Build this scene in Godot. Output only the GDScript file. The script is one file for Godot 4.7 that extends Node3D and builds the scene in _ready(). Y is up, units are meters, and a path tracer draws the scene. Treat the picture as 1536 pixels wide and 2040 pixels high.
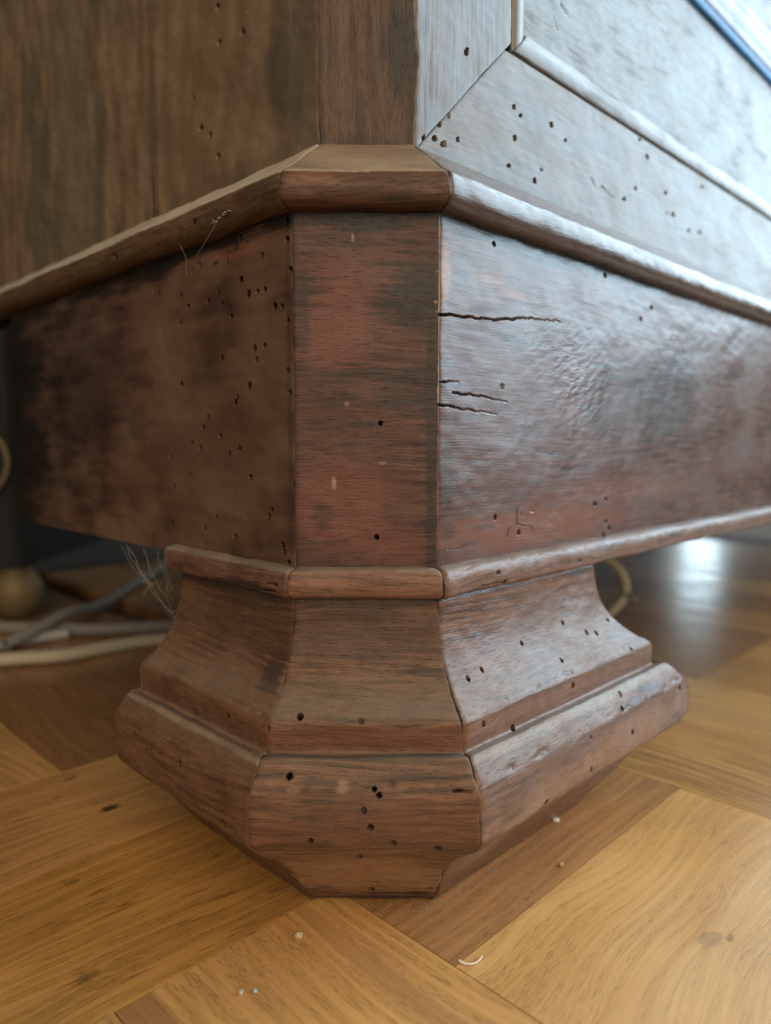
extends Node3D
# Corner foot of an old chamfered cabinet on oak parquet. Lengths inside the helpers are millimetres; nodes are in metres.
# Plan frame: L to the right, D away from the viewer (world x = L, z = -D). The cabinet's two faces run at 45 degrees from a chamfered corner.

const S := 0.70710678
const WL := -27.2          # chamfer edges on the plinth face (mm, along L) and its depth
const WR := 15.6
const D0 := 217.0
const MIT := 0.41421356

var jobs: Array[Dictionary] = []
var n1 := FastNoiseLite.new()
var nf := FastNoiseLite.new()
var to_srgb := PackedByteArray()
var rng := RandomNumberGenerator.new()

var dark := Vector3(0.026, 0.021, 0.019)
var red := Vector3(0.170, 0.064, 0.049)
var dust := Vector3(0.27, 0.225, 0.17)


func _ready() -> void:
	# ---------------------------------------------------------------- camera, background, lamps, exposure
	var cam := Camera3D.new()
	cam.name = "camera"
	add_child(cam)
	cam.position = Vector3(0, 0.1445, 0)
	cam.rotation_degrees = Vector3(-5.41, 0, 0)
	var lens := CameraAttributesPhysical.new()
	lens.frustum_focal_length = 17.02
	lens.exposure_aperture = 4.9
	lens.frustum_focus_distance = 0.222
	lens.frustum_near = 0.02
	lens.frustum_far = 40.0
	cam.attributes = lens
	cam.fov = 70.38
	cam.near = 0.02
	cam.far = 40.0
	cam.current = true

	var env := Environment.new()
	env.background_mode = Environment.BG_COLOR
	env.background_color = Color(0.24, 0.215, 0.185).linear_to_srgb()
	env.tonemap_mode = Environment.TONE_MAPPER_LINEAR
	env.tonemap_exposure = 1.28
	env.sdfgi_enabled = true
	env.ssao_enabled = true
	env.ssil_enabled = true
	var we := WorldEnvironment.new()
	we.name = "world_environment"
	we.environment = env
	add_child(we)

	# daylight from a tall window to the right, a strip of window beyond the cabinet's far end, and the lit room behind the viewer
	window_light("window_light", Vector3((2.2 + 1.05) * S, 1.45, -(2.2 - 1.05) * S), Vector3((0.3 + 1.05) * S, 1.15, -(0.3 - 1.05) * S), Vector2(2.8, 1.9), Color(0.80, 0.925, 1.0), 1.85)
	window_light("low_pane_light", Vector3((2.2 + 1.33) * S, 0.31, -(2.2 - 1.33) * S), Vector3((0.3 + 1.33) * S, 0.31, -(0.3 - 1.33) * S), Vector2(0.5, 0.4), Color(0.80, 0.925, 1.0), 1.85)  # low narrow pane that gives the gloss patch on the front board
	window_light("far_window_light", Vector3(1.06, 0.42, -2.42), Vector3(0.35, 0.0, -0.75), Vector2(0.11, 0.75), Color(0.84, 0.95, 1.0), 1.35)
	window_light("room_light", Vector3(0.45, 0.92, 1.35), Vector3(0.0, 0.4, -0.22), Vector2(1.7, 1.75), Color(1.0, 0.90, 0.77), 0.86)

	n1.noise_type = FastNoiseLite.TYPE_SIMPLEX_SMOOTH
	n1.fractal_type = FastNoiseLite.FRACTAL_NONE
	n1.frequency = 1.0
	n1.seed = 7
	nf.noise_type = FastNoiseLite.TYPE_SIMPLEX_SMOOTH
	nf.fractal_type = FastNoiseLite.FRACTAL_FBM
	nf.fractal_octaves = 4
	nf.frequency = 1.0
	nf.seed = 21
	rng.seed = 4242
	to_srgb.resize(4097)
	for i in 4097:
		var c := i / 4096.0
		to_srgb[i] = int(round(255.0 * (12.92 * c if c <= 0.0031308 else 1.055 * pow(c, 1.0 / 2.4) - 0.055)))

	build_floor()
	build_wall()
	build_cabinet()
	build_behind()
	build_small()
	finish_jobs()


func window_light(called: String, at: Vector3, toward: Vector3, size: Vector2, tint: Color, energy: float) -> void:
	var l := AreaLight3D.new()
	l.name = called
	l.area_size = size
	l.area_normalize_energy = false
	l.light_color = tint
	l.light_energy = energy
	l.area_range = 12.0
	l.shadow_enabled = true
	add_child(l)
	l.look_at_from_position(at, toward, Vector3.UP)


# ---------------------------------------------------------------- naming helpers
func thing(called: String, label: String, category: String, at := Vector3.ZERO, group := "") -> Node3D:
	var o := Node3D.new()
	o.name = called
	add_child(o, true)
	o.position = at
	tag(o, label, category, group)
	return o


func tag(o: Node3D, label: String, category: String, group := "") -> void:
	o.set_meta("label", label)
	o.set_meta("category", category)
	if group:
		o.set_meta("group", group)


func put(called: String, mesh: Mesh, mat: Material, parent: Node, at := Vector3.ZERO) -> MeshInstance3D:
	var m := MeshInstance3D.new()
	m.name = called
	m.mesh = mesh
	m.material_override = mat
	parent.add_child(m, true)
	m.position = at
	return m


func plain(c: Vector3, rough: float, metal := 0.0) -> StandardMaterial3D:
	var m := StandardMaterial3D.new()
	m.albedo_color = Color(c.x, c.y, c.z).linear_to_srgb()
	m.roughness = rough
	m.metallic = metal
	return m


func smooth(a: float, b: float, x: float) -> float:
	var t := clampf((x - a) / (b - a), 0.0, 1.0)
	return t * t * (3.0 - 2.0 * t)


# ---------------------------------------------------------------- ruled sheets of wood: a moulding profile drawn along one face between two end lines
func chaikin(p: Array, rounds := 2) -> Array:
	for k in rounds:
		var q := [p[0]]
		for i in p.size() - 1:
			q.append(p[i] * 0.75 + p[i + 1] * 0.25)
			q.append(p[i] * 0.25 + p[i + 1] * 0.75)
		q.append(p[-1])
		p = q
	return p


# rows along a profile: step is dv near the focus arc and grows away from it
func resample(p: Array, dv: float, focus: float, growth: float) -> Array:
	var arc := PackedFloat32Array([0.0])
	for i in p.size() - 1:
		arc.append(arc[i] + p[i].distance_to(p[i + 1]))
	var total := arc[arc.size() - 1]
	var at := PackedFloat32Array()
	var down := []
	var a := focus
	while a > 0.0:
		down.append(a)
		a -= dv * (1.0 + growth * (focus - a))
	down.append(0.0)
	down.reverse()
	for x in down:
		at.append(x)
	a = focus
	while focus < total - 0.01:
		a += dv * (1.0 + growth * (a - focus))
		if a >= total:
			at.append(total)
			break
		at.append(a)
	var pts := PackedVector2Array()
	var k := 0
	for x in at:
		while k < p.size() - 2 and arc[k + 1] < x:
			k += 1
		pts.append(p[k].lerp(p[k + 1], clampf((x - arc[k]) / maxf(arc[k + 1] - arc[k], 1e-6), 0.0, 1.0)))
	return [pts, at]


# fractions 0..1 along a length, dense at one end (or at both with growth 0)
func columns(length: float, ds: float, growth: float, dense_at_end := false) -> PackedFloat32Array:
	var d := PackedFloat32Array([0.0])
	var x := 0.0
	while true:
		x += ds * (1.0 + growth * x)
		if x >= length - ds * 0.4:
			d.append(length)
			break
		d.append(x)
	var out := PackedFloat32Array()
	for i in d.size():
		out.append(1.0 - d[d.size() - 1 - i] / length if dense_at_end else d[i] / length)
	return out


func place(face: int, s: float, o: float, y: float) -> Vector3:
	if face == 0:
		return Vector3(s, y, -(D0 - o)) * 0.001
	if face > 0:
		return Vector3(WR + S * s + S * o, y, -(D0 + S * s - S * o)) * 0.001
	return Vector3(WL - S * s - S * o, y, -(D0 + S * s - S * o)) * 0.001


func corner(face: int, o: float) -> float:      # where the mitre beside the chamfer lies on a side face
	return -MIT * o


# face -1 left, 0 chamfer, 1 right. ends: Callable(o, y) -> Vector2(s at the picture's left, s at its right)
func sheet(called: String, parent: Node, face: int, profile: Array, ends: Callable, k: Dictionary) -> MeshInstance3D:
	var dv: float = k.get("dv", 0.4)
	var rr := resample(chaikin(profile, k.get("round", 2)), dv, k.get("focus", 0.0), k.get("vgrow", 0.0))
	var pts: PackedVector2Array = rr[0]
	var arc: PackedFloat32Array = rr[1]
	var M := pts.size()
	var e0: Vector2 = ends.call(pts[M / 2].x, pts[M / 2].y)
	var ts := columns(absf(e0.y - e0.x), k.get("ds", 0.4), k.get("grow", 0.0), face < 0)
	var N := ts.size()
	var sa := PackedFloat32Array()
	var sb := PackedFloat32Array()
	var nrm := PackedVector2Array()
	var gap: float = k.get("gap", 0.1)
	for j in M:
		var e: Vector2 = ends.call(pts[j].x, pts[j].y)
		var g := gap * signf(e.y - e.x)
		sa.append(e.x + (g if face >= 0 else 0.0))
		sb.append(e.y - g)
		var t := (pts[mini(j + 1, M - 1)] - pts[maxi(j - 1, 0)]).normalized()
		nrm.append(Vector2(-t.y, t.x))
	var fn := Vector3(0, 0, 1) if face == 0 else Vector3(S * face, 0, S)
	# relief: slow waviness, rounded arrises, then worm holes and cracks pressed in
	var disp := PackedFloat32Array()
	disp.resize(N * M)
	var tint := PackedFloat32Array()
	tint.resize(N * M)
	tint.fill(1.0)
	var seed_at: float = k.get("seed", 1.0) * 71.3
	var wave: float = k.get("wave", 0.12)
	var edge_a: float = k.get("edge_a", 0.25)
	var edge_b: float = k.get("edge_b", 0.25)
	var chip: float = k.get("chip", 0.25)
	for j in M:
		var a := sa[j]
		var b := sb[j]
		var v := arc[j]
		for i in N:
			var s := lerpf(a, b, ts[i])
			var d := wave * (n1.get_noise_2d(s * 0.035 + seed_at, v * 0.05) + 0.35 * n1.get_noise_2d(s * 0.11, v * 0.16 + seed_at))
			var da := absf(s - a)
			var db := absf(s - b)
			if da < 3.0:
				d -= edge_a * exp(-da / 0.45) * (1.0 + 1.6 * maxf(0.0, n1.get_noise_2d(v * 0.09 + seed_at, 3.0)) * chip * 2.0)
			if db < 3.0:
				d -= edge_b * exp(-db / 0.45) * (1.0 + 1.6 * maxf(0.0, n1.get_noise_2d(v * 0.09 + seed_at, 9.0)) * chip * 2.0)
			disp[j * N + i] = d
	var holes: Array = k.get("holes", [])
	for h in range(0, holes.size(), 2):
		var r: float = 0.58 + 0.34 * rng.randf()
		if holes[h] is String:
			continue
		var deep := 4.5 if rng.randf() < 0.86 else 0.5
		stamp(disp, tint, sa, sb, ts, arc, holes[h], holes[h + 1], r * rng.randf_range(0.85, 1.05), r * rng.randf_range(0.95, 1.25), deep)
	var worn: Array = k.get("worn", [])       # arcs of the edges that have been knocked
	for a in worn:
		for n in int(absf(minf(absf(e0.y - e0.x), 160.0)) / 5.0):
			var s := lerpf(e0.x, e0.y, rng.randf()) if absf(e0.y - e0.x) < 160.0 else rng.randf() * 160.0
			dent(disp, tint, sa, sb, ts, arc, s, a + rng.randf_range(-0.6, 0.6), rng.randf_range(0.6, 3.4), rng.randf_range(0.5, 1.3), rng.randf_range(0.04, 0.26))
	for c in k.get("cracks", []):
		crack(disp, tint, sa, sb, ts, arc, c)
	# positions, normals, colours
	var P := PackedVector3Array()
	P.resize(N * M)
	for j in M:
		var o := pts[j].x
		var y := pts[j].y
		var n3 := fn * nrm[j].x + Vector3(0, nrm[j].y, 0)
		var pa := place(face, sa[j], o, y)
		var pb := place(face, sb[j], o, y)
		for i in N:
			P[j * N + i] = pa.lerp(pb, ts[i]) + n3 * (disp[j * N + i] * 0.001)
	var V := PackedVector3Array()
	var NN := PackedVector3Array()
	var U := PackedVector2Array()
	var C := PackedColorArray()
	NN.resize(N * M)
	U.resize(N * M)
	C.resize(N * M)
	for j in M:
		var jm := maxi(j - 1, 0) * N
		var jp := mini(j + 1, M - 1) * N
		for i in N:
			var du := P[j * N + mini(i + 1, N - 1)] - P[j * N + maxi(i - 1, 0)]
			var dd := P[jp + i] - P[jm + i]
			NN[j * N + i] = dd.cross(du).normalized()
			U[j * N + i] = Vector2(float(i) / (N - 1), float(j) / (M - 1))
			var t := tint[j * N + i]
			C[j * N + i] = Color(t, t, t)
	V = P.duplicate()
	var I := PackedInt32Array()
	I.resize((N - 1) * (M - 1) * 6)
	var q := 0
	for j in M - 1:
		for i in N - 1:
			var p0 := j * N + i
			I[q] = p0
			I[q + 1] = p0 + 1
			I[q + 2] = p0 + N
			I[q + 3] = p0 + 1
			I[q + 4] = p0 + N + 1
			I[q + 5] = p0 + N
			q += 6
	# the board's thickness: its four edges run back into the piece
	var back: float = k.get("thick", 12.0) * 0.001
	for side in 4:
		var count := N if side < 2 else M
		var first := V.size()
		for m in count:
			var at := m if side == 0 else (M - 1) * N + m if side == 1 else m * N if side == 2 else m * N + N - 1
			var j := at / N
			var inward := -(fn * nrm[j].x + Vector3(0, nrm[j].y, 0))
			if k.get("flat_back", true):
				inward = -fn
			var out_dir := (P[at] - P[at + N if side == 0 else at - N if side == 1 else at + 1 if side == 2 else at - 1]).normalized()
			for z in 2:
				V.append(P[at] + inward * back * z)
				NN.append(out_dir)
				U.append(U[at])
				C.append(C[at])
		for m in count - 1:
			var p0 := first + m * 2
			if side == 1 or side == 2:
				I.append_array([p0, p0 + 2, p0 + 1, p0 + 2, p0 + 3, p0 + 1])
			else:
				I.append_array([p0, p0 + 1, p0 + 2, p0 + 2, p0 + 1, p0 + 3])
	var arr := []
	arr.resize(Mesh.ARRAY_MAX)
	arr[Mesh.ARRAY_VERTEX] = V
	arr[Mesh.ARRAY_NORMAL] = NN
	arr[Mesh.ARRAY_TEX_UV] = U
	arr[Mesh.ARRAY_COLOR] = C
	arr[Mesh.ARRAY_INDEX] = I
	var mesh := ArrayMesh.new()
	mesh.add_surface_from_arrays(Mesh.PRIMITIVE_TRIANGLES, arr)
	var mat := StandardMaterial3D.new()
	mat.vertex_color_use_as_albedo = true
	mat.texture_repeat = false
	var up := PackedFloat32Array()
	for j in M:
		up.append(nrm[j].y)
	var job := {"kind": "wood", "mat": mat, "ts": ts, "sa": sa, "sb": sb, "arc": arc, "up": up, "look": k, "w": k.get("tw", 400), "h": k.get("th", 400)}
	jobs.append(job)
	return put(called, mesh, mat, parent)


# a rubbed or knocked spot on an edge, paler where the finish is gone
func dent(disp: PackedFloat32Array, tint: PackedFloat32Array, sa: PackedFloat32Array, sb: PackedFloat32Array, ts: PackedFloat32Array, arc: PackedFloat32Array, s: float, v: float, rs: float, rv: float, deep: float) -> void:
	var N := ts.size()
	var j := maxi(arc.bsearch(v - rv * 1.6) - 1, 0)
	var pale := rng.randf_range(0.0, 0.45)
	while j < arc.size() and arc[j] < v + rv * 1.6:
		var t0 := (s - sa[j]) / (sb[j] - sa[j])
		var w := absf(rs * 1.6 / (sb[j] - sa[j]))
		var i := maxi(ts.bsearch(t0 - w) - 1, 0)
		while i < N and ts[i] < t0 + w:
			var x := (lerpf(sa[j], sb[j], ts[i]) - s) / rs
			var y := (arc[j] - v) / rv
			var f := exp(-1.6 * (x * x + y * y)) * (1.0 + 0.6 * n1.get_noise_2d(x * 1.7 + s, y * 1.7))
			disp[j * N + i] -= deep * f
			tint[j * N + i] *= 1.0 + pale * f
			i += 1
		j += 1


# a smooth groove
func groove(disp: PackedFloat32Array, tint: PackedFloat32Array, sa: PackedFloat32Array, sb: PackedFloat32Array, ts: PackedFloat32Array, arc: PackedFloat32Array, s: float, v: float, half: float, deep: float, power := 1.0) -> void:
	var N := ts.size()
	var j := maxi(arc.bsearch(v - 0.8) - 1, 0)
	while j < arc.size() and arc[j] < v + 0.8:
		var t0 := (s - sa[j]) / (sb[j] - sa[j])
		var w := absf(0.3 / (sb[j] - sa[j]))
		var i := maxi(ts.bsearch(t0 - w) - 1, 0)
		var f := 1.0 - smooth(half * 0.5, half + 0.2, absf(arc[j] - v))
		while i < N and ts[i] < t0 + w and f > 0.0:
			disp[j * N + i] = minf(disp[j * N + i], -deep * f * f)
			tint[j * N + i] = minf(tint[j * N + i], 1.0 - 0.88 * f * power)
			i += 1
		j += 1


func stamp(disp: PackedFloat32Array, tint: PackedFloat32Array, sa: PackedFloat32Array, sb: PackedFloat32Array, ts: PackedFloat32Array, arc: PackedFloat32Array, s: float, v: float, rs: float, rv: float, deep: float, stain := 0.0) -> void:
	var N := ts.size()
	var j := maxi(arc.bsearch(v - rv * 1.3) - 1, 0)
	while j < arc.size() and arc[j] < v + rv * 1.3:
		var t0 := (s - sa[j]) / (sb[j] - sa[j])
		var w := absf(rs * 1.3 / (sb[j] - sa[j]))
		var i := maxi(ts.bsearch(t0 - w) - 1, 0)
		while i < N and ts[i] < t0 + w:
			var x := (lerpf(sa[j], sb[j], ts[i]) - s) / rs
			var y := (arc[j] - v) / rv
			var r := sqrt(x * x + y * y) + 0.12 * n1.get_noise_2d(x * 1.3 + s, y * 1.3 + v)
			if r < 1.0:
				disp[j * N + i] = minf(disp[j * N + i], -deep)
				tint[j * N + i] = minf(tint[j * N + i], stain if stain > 0.0 else 0.015 if deep > 1.0 else 0.35)  # deep holes are blackened: cavity shade put into the vertex colour
			elif r < 1.3:
				tint[j * N + i] = minf(tint[j * N + i], 0.3 if r < 1.18 else 0.75)
			i += 1
		j += 1


# c: [depth, half width at the middle, s, v, s, v, ...]
func crack(disp: PackedFloat32Array, tint: PackedFloat32Array, sa: PackedFloat32Array, sb: PackedFloat32Array, ts: PackedFloat32Array, arc: PackedFloat32Array, c: Array) -> void:
	var n := (c.size() - 2) / 2 - 1
	for g in n:
		var a := Vector2(c[2 + g * 2], c[3 + g * 2])
		var b := Vector2(c[4 + g * 2], c[5 + g * 2])
		var steps := int(a.distance_to(b) / 0.25) + 1
		for m in steps:
			var f := (g + float(m) / steps) / n
			var p := a.lerp(b, float(m) / steps)
			var wob := 0.5 * n1.get_noise_2d(p.x * 0.16, 40.0) + 0.1 * n1.get_noise_2d(p.x * 0.5, 9.0)
			if absf(b.y - a.y) > absf(b.x - a.x):
				stamp(disp, tint, sa, sb, ts, arc, p.x + 0.1 * wob, p.y, 0.3, 0.3, c[0], 0.2)
				continue
			var w: float = c[1] * (1.25 - 1.1 * f) * (0.9 + 0.5 * n1.get_noise_2d(p.x * 0.3, 8.0))
			groove(disp, tint, sa, sb, ts, arc, p.x, p.y + wob, maxf(w, 0.02), c[0] * (1.0 - 0.85 * f), clampf(w / 0.16, 0.3, 1.0))


# ---------------------------------------------------------------- painted wood, computed pixel by pixel on worker threads
func byte(c: float) -> int:
	return to_srgb[int(clampf(c, 0.0, 1.0) * 4096.0)]


func paint_wood(job: Dictionary) -> void:
	var k: Dictionary = job.look
	var W: int = job.w
	var H: int = job.h
	var ts: PackedFloat32Array = job.ts
	var arc: PackedFloat32Array = job.arc
	var SA: PackedFloat32Array = job.sa
	var SB: PackedFloat32Array = job.sb
	var UP: PackedFloat32Array = job.up
	var N := ts.size()
	var M := arc.size()
	var col := PackedByteArray()
	col.resize(W * H * 3)
	var rel := PackedByteArray()
	rel.resize(W * H * 3)
	var sd: float = k.get("seed", 1.0) * 37.7
	var base: Vector3 = k.get("base", Vector3(0.12, 0.065, 0.045))
	var fib: float = k.get("fib", 0.3)
	var band: float = k.get("band", 0.35)
	var blot: float = k.get("blot", 0.4)
	var grime: float = k.get("grime", 0.5)
	var dusty: float = k.get("dusty", 0.6)
	var film: float = k.get("film", 0.12)
	var rough: float = k.get("rough", 0.45)
	var ripple: float = k.get("ripple", 0.15)
	var upright: bool = k.get("upright", false)
	var band_f: float = k.get("band_f", 0.42)
	var ripple_at: Array = k.get("ripple_at", [])
	var grain_relief: float = k.get("grain_relief", 1.0)
	var warp: float = k.get("warp", 2.2)
	var edge_dirt: float = k.get("edge_dirt", 0.5)
	var dashes: float = k.get("dashes", 1.0)
	var spots: Array = k.get("spots", [])
	var sx := PackedFloat32Array()
	var sy := PackedFloat32Array()
	var srx := PackedFloat32Array()
	var sry := PackedFloat32Array()
	var sw := PackedFloat32Array()
	var snz := PackedFloat32Array()
	var scol := PackedVector3Array()
	for n in spots:
		snz.append(0.4 if minf(n[2], n[3]) > 40.0 else 1.0)
		sx.append(n[0])
		sy.append(n[1])
		srx.append(1.0 / n[2])
		sry.append(1.0 / n[3])
		scol.append(n[4])
		sw.append(n[5])
	var dust_col: Vector3 = k.get("dust", dust)
	var tc := PackedFloat32Array()
	for x in W:
		var f := (x + 0.5) / W * (N - 1)
		var i := mini(int(f), N - 2)
		tc.append(lerpf(ts[i], ts[i + 1], f - i))
	for y in H:
		var fj := (y + 0.5) / H * (M - 1)
		var j := mini(int(fj), M - 2)
		fj -= j
		var v := lerpf(arc[j], arc[j + 1], fj)
		var s0 := lerpf(SA[j], SA[j + 1], fj)
		var s1 := lerpf(SB[j], SB[j + 1], fj)
		var up := lerpf(UP[j], UP[j + 1], fj)
		var live := PackedInt32Array()
		for n in sx.size():
			if absf((v - sy[n]) * sry[n]) < 1.5:
				live.append(n)
		for x in W:
			var s := lerpf(s0, s1, tc[x])
			var ga := v if upright else s
			var gc := s if upright else v
			var f3 := nf.get_noise_2d(ga * 0.022 + sd, gc * 0.035 - sd)
			var g := gc + warp * n1.get_noise_2d(ga * 0.008 + sd, gc * 0.02) + 0.22 * n1.get_noise_2d(ga * 0.05, gc * 0.06 + sd)
			var f1 := n1.get_noise_2d(ga * 0.05 + sd, g * 2.1)
			var f2 := n1.get_noise_2d(ga * 0.026 - sd, g * band_f + sd)
			var po := n1.get_noise_2d(ga * 0.19 + sd * 2.0, g * 3.0)
			var sp := n1.get_noise_2d(s * 1.5 + sd, v * 1.5)
			var painted_shade := 0.0
			var gt := n1.get_noise_2d(s * 3.1 - sd, v * 3.7)
			var c := base * maxf(0.15, 1.0 + fib * 0.75 * f1 + band * f2 + blot * f3 + 0.16 * gt)
			var gr := smooth(0.12, 0.62, f3 * 0.8 + f2 * 0.5 + f1 * 0.12) * grime
			c = c.lerp(dark, gr)
			var pores := smooth(0.42, 0.75, po) * dashes
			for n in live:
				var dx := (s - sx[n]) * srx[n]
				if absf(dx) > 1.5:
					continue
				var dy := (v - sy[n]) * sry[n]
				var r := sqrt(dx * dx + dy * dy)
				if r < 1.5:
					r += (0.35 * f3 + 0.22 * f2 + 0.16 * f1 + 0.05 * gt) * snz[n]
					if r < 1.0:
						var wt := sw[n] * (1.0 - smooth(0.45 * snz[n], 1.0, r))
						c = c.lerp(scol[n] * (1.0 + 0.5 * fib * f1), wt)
						if scol[n].x < 0.02:  # near-black spots are shade painted into the wood, kept free of dust
							painted_shade = maxf(painted_shade, wt)
			c *= 1.0 - 0.5 * pores
			var e := minf(absf(s - s0), absf(s1 - s))
			if e < 4.0:
				var ed := exp(-e / 0.9) * edge_dirt * clampf(0.6 + 0.9 * n1.get_noise_2d(v * 0.12 + sd, 5.0), 0.0, 1.0)
				c = c.lerp(dark, ed)
			# dust lies on what faces upwards, thinly elsewhere; lint in specks
			var du := clampf(smooth(0.4, 0.82, up) * dusty * (0.85 + 0.5 * f3 + 0.3 * sp) + film * (0.5 + 0.7 * f3 + 0.35 * sp), 0.0, 0.9) * (1.0 - painted_shade)
			c = c.lerp(dust_col, du)
			if sp > 0.8 and f1 > 0.05 and gt > 0.1:
				c = c.lerp(Vector3(0.34, 0.28, 0.23), 0.55)
			c *= 0.88
			var q := (y * W + x) * 3
			col[q] = byte(c.x)
			col[q + 1] = byte(c.y)
			col[q + 2] = byte(c.z)
			var rp := n1.get_noise_2d(ga * 0.16 + sd, gc * 0.36 + 0.085 * ga) + 0.5 * n1.get_noise_2d(ga * 0.35, gc * 0.9 + sd) if ripple > 0.09 else f2
			var here := ripple
			if not ripple_at.is_empty():
				var ux: float = (s - ripple_at[0]) / ripple_at[2]
				var uy: float = (v - ripple_at[1] - 0.35 * (s - ripple_at[0])) / ripple_at[3]
				here *= 0.12 + 1.1 * exp(-ux * ux - uy * uy)
			rel[q] = int(clampf(0.55 + 0.13 * f1 * grain_relief + 0.04 * f2 - 0.3 * pores * dashes + here * rp + 0.05 * gt, 0.0, 1.0) * 255.0)
			rel[q + 1] = int(clampf(rough + 0.07 * f3 + 0.05 * f1 + 0.35 * du + 0.12 * gr + 0.15 * pores, 0.05, 1.0) * 255.0)
			rel[q + 2] = 0
	job.col = col
	job.rel = rel


func paint_oak(job: Dictionary) -> void:
	var k: Dictionary = job.look
	var W: int = job.w
	var H: int = job.h
	var lx: float = k.len
	var lz: float = k.wide
	var sd: float = k.get("seed", 1.0) * 53.1
	var pale: Vector3 = k.pale
	var deep: Vector3 = k.deep
	var warp: float = k.get("warp", 6.0)
	var fig: float = k.get("figure", 0.0)
	var lines: float = k.get("lines", 0.7)
	var contrast: float = k.get("contrast", 1.0)
	var knots: Array = k.get("knots", [])
	var bands: Array = k.get("bands", [])
	var col := PackedByteArray()
	col.resize(W * H * 3)
	var rel := PackedByteArray()
	rel.resize(W * H * 3)
	for y in H:
		var z := (y + 0.5) / H * lz
		for x in W:
			var a := (x + 0.5) / W * lx
			var g := z + warp * n1.get_noise_2d(a * 0.006 + sd, z * 0.012) + 0.4 * n1.get_noise_2d(a * 0.03, z * 0.05 + sd)
			if fig > 0.0:
				g += fig * n1.get_noise_2d(a * 0.016 - sd, z * 0.022)
			var kd := 0.0
			for t in knots:
				var dx: float = a - t[0]
				var dz: float = z - t[1]
				var r: float = sqrt(dx * dx * 0.35 + dz * dz) / t[2]
				g += t[3] * dz / (0.4 + r * r) / t[2]
				kd = maxf(kd, (1.0 - smooth(0.5, 1.25, r + 0.3 * n1.get_noise_2d(a * 0.4, z * 0.4))) * t[4])
			var f1 := n1.get_noise_2d(a * 0.045 + sd, g * 2.2)
			var f2 := n1.get_noise_2d(a * 0.010 - sd, g * 0.28 + sd)
			var f4 := n1.get_noise_2d(a * 0.02 + sd, g * 0.75 - sd)
			var f3 := nf.get_noise_2d(a * 0.012 + sd, z * 0.02 - sd)
			var po := n1.get_noise_2d(a * 0.16 + sd * 3.0, g * 2.6)
			var ridge := smooth(0.86, 1.0, 1.0 - absf(f2)) * smooth(-0.25, 0.35, f1 + 0.6 * f3) * lines
			var m := clampf(0.42 + contrast * (0.32 * f2 + 0.22 * f4) + 0.16 * f1 + 0.4 * f3, 0.0, 1.0)
			var c := pale.lerp(deep, m)
			c = c.lerp(deep * Vector3(0.50, 0.42, 0.36), clampf(ridge * 0.75, 0.0, 1.0))
			var pores := smooth(0.40, 0.72, po) * smooth(-0.35, 0.3, f2 + 0.5 * f3)
			c *= 1.0 - 0.42 * pores
			for b in bands:      # [z0, z1, colour, strength]: stripes of darker heartwood along the plank
				var w: float = b[3] * smooth(b[0] - 1.2, b[0] + 1.2, g) * (1.0 - smooth(b[1] - 1.2, b[1] + 1.2, g))
				c = c.lerp(b[2] * (1.0 + 0.3 * f1 + 0.2 * f4), w)
			c = c.lerp(Vector3(0.045, 0.025, 0.015), kd)
			var q := (y * W + x) * 3
			col[q] = byte(c.x)
			col[q + 1] = byte(c.y)
			col[q + 2] = byte(c.z)
			rel[q] = int(clampf(0.6 + 0.12 * f1 - 0.4 * pores - 0.2 * ridge + 0.1 * f4, 0.0, 1.0) * 255.0)
			rel[q + 1] = int(clampf(0.27 + 0.08 * f3 + 0.05 * f1 + 0.15 * pores + 0.2 * kd, 0.05, 1.0) * 255.0)
			rel[q + 2] = 0
	job.col = col
	job.rel = rel


func run_job(i: int) -> void:
	if jobs[i].kind == "wood":
		paint_wood(jobs[i])
	else:
		paint_oak(jobs[i])


func finish_jobs() -> void:
	var id := WorkerThreadPool.add_group_task(run_job, jobs.size(), -1, true)
	WorkerThreadPool.wait_for_group_task_completion(id)
	for job in jobs:
		var mat: StandardMaterial3D = job.mat
		mat.albedo_texture = ImageTexture.create_from_image(Image.create_from_data(job.w, job.h, false, Image.FORMAT_RGB8, job.col))
		var t := ImageTexture.create_from_image(Image.create_from_data(job.w, job.h, false, Image.FORMAT_RGB8, job.rel))
		mat.roughness = 1.0
		mat.roughness_texture = t
		mat.roughness_texture_channel = BaseMaterial3D.TEXTURE_CHANNEL_GREEN
		mat.metallic_specular = job.look.get("spec", 0.38 if job.kind == "wood" else 0.5)
		mat.heightmap_enabled = true
		mat.heightmap_scale = job.look.get("relief", 0.013 if job.kind == "wood" else 0.007)
		mat.heightmap_texture = t


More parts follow.
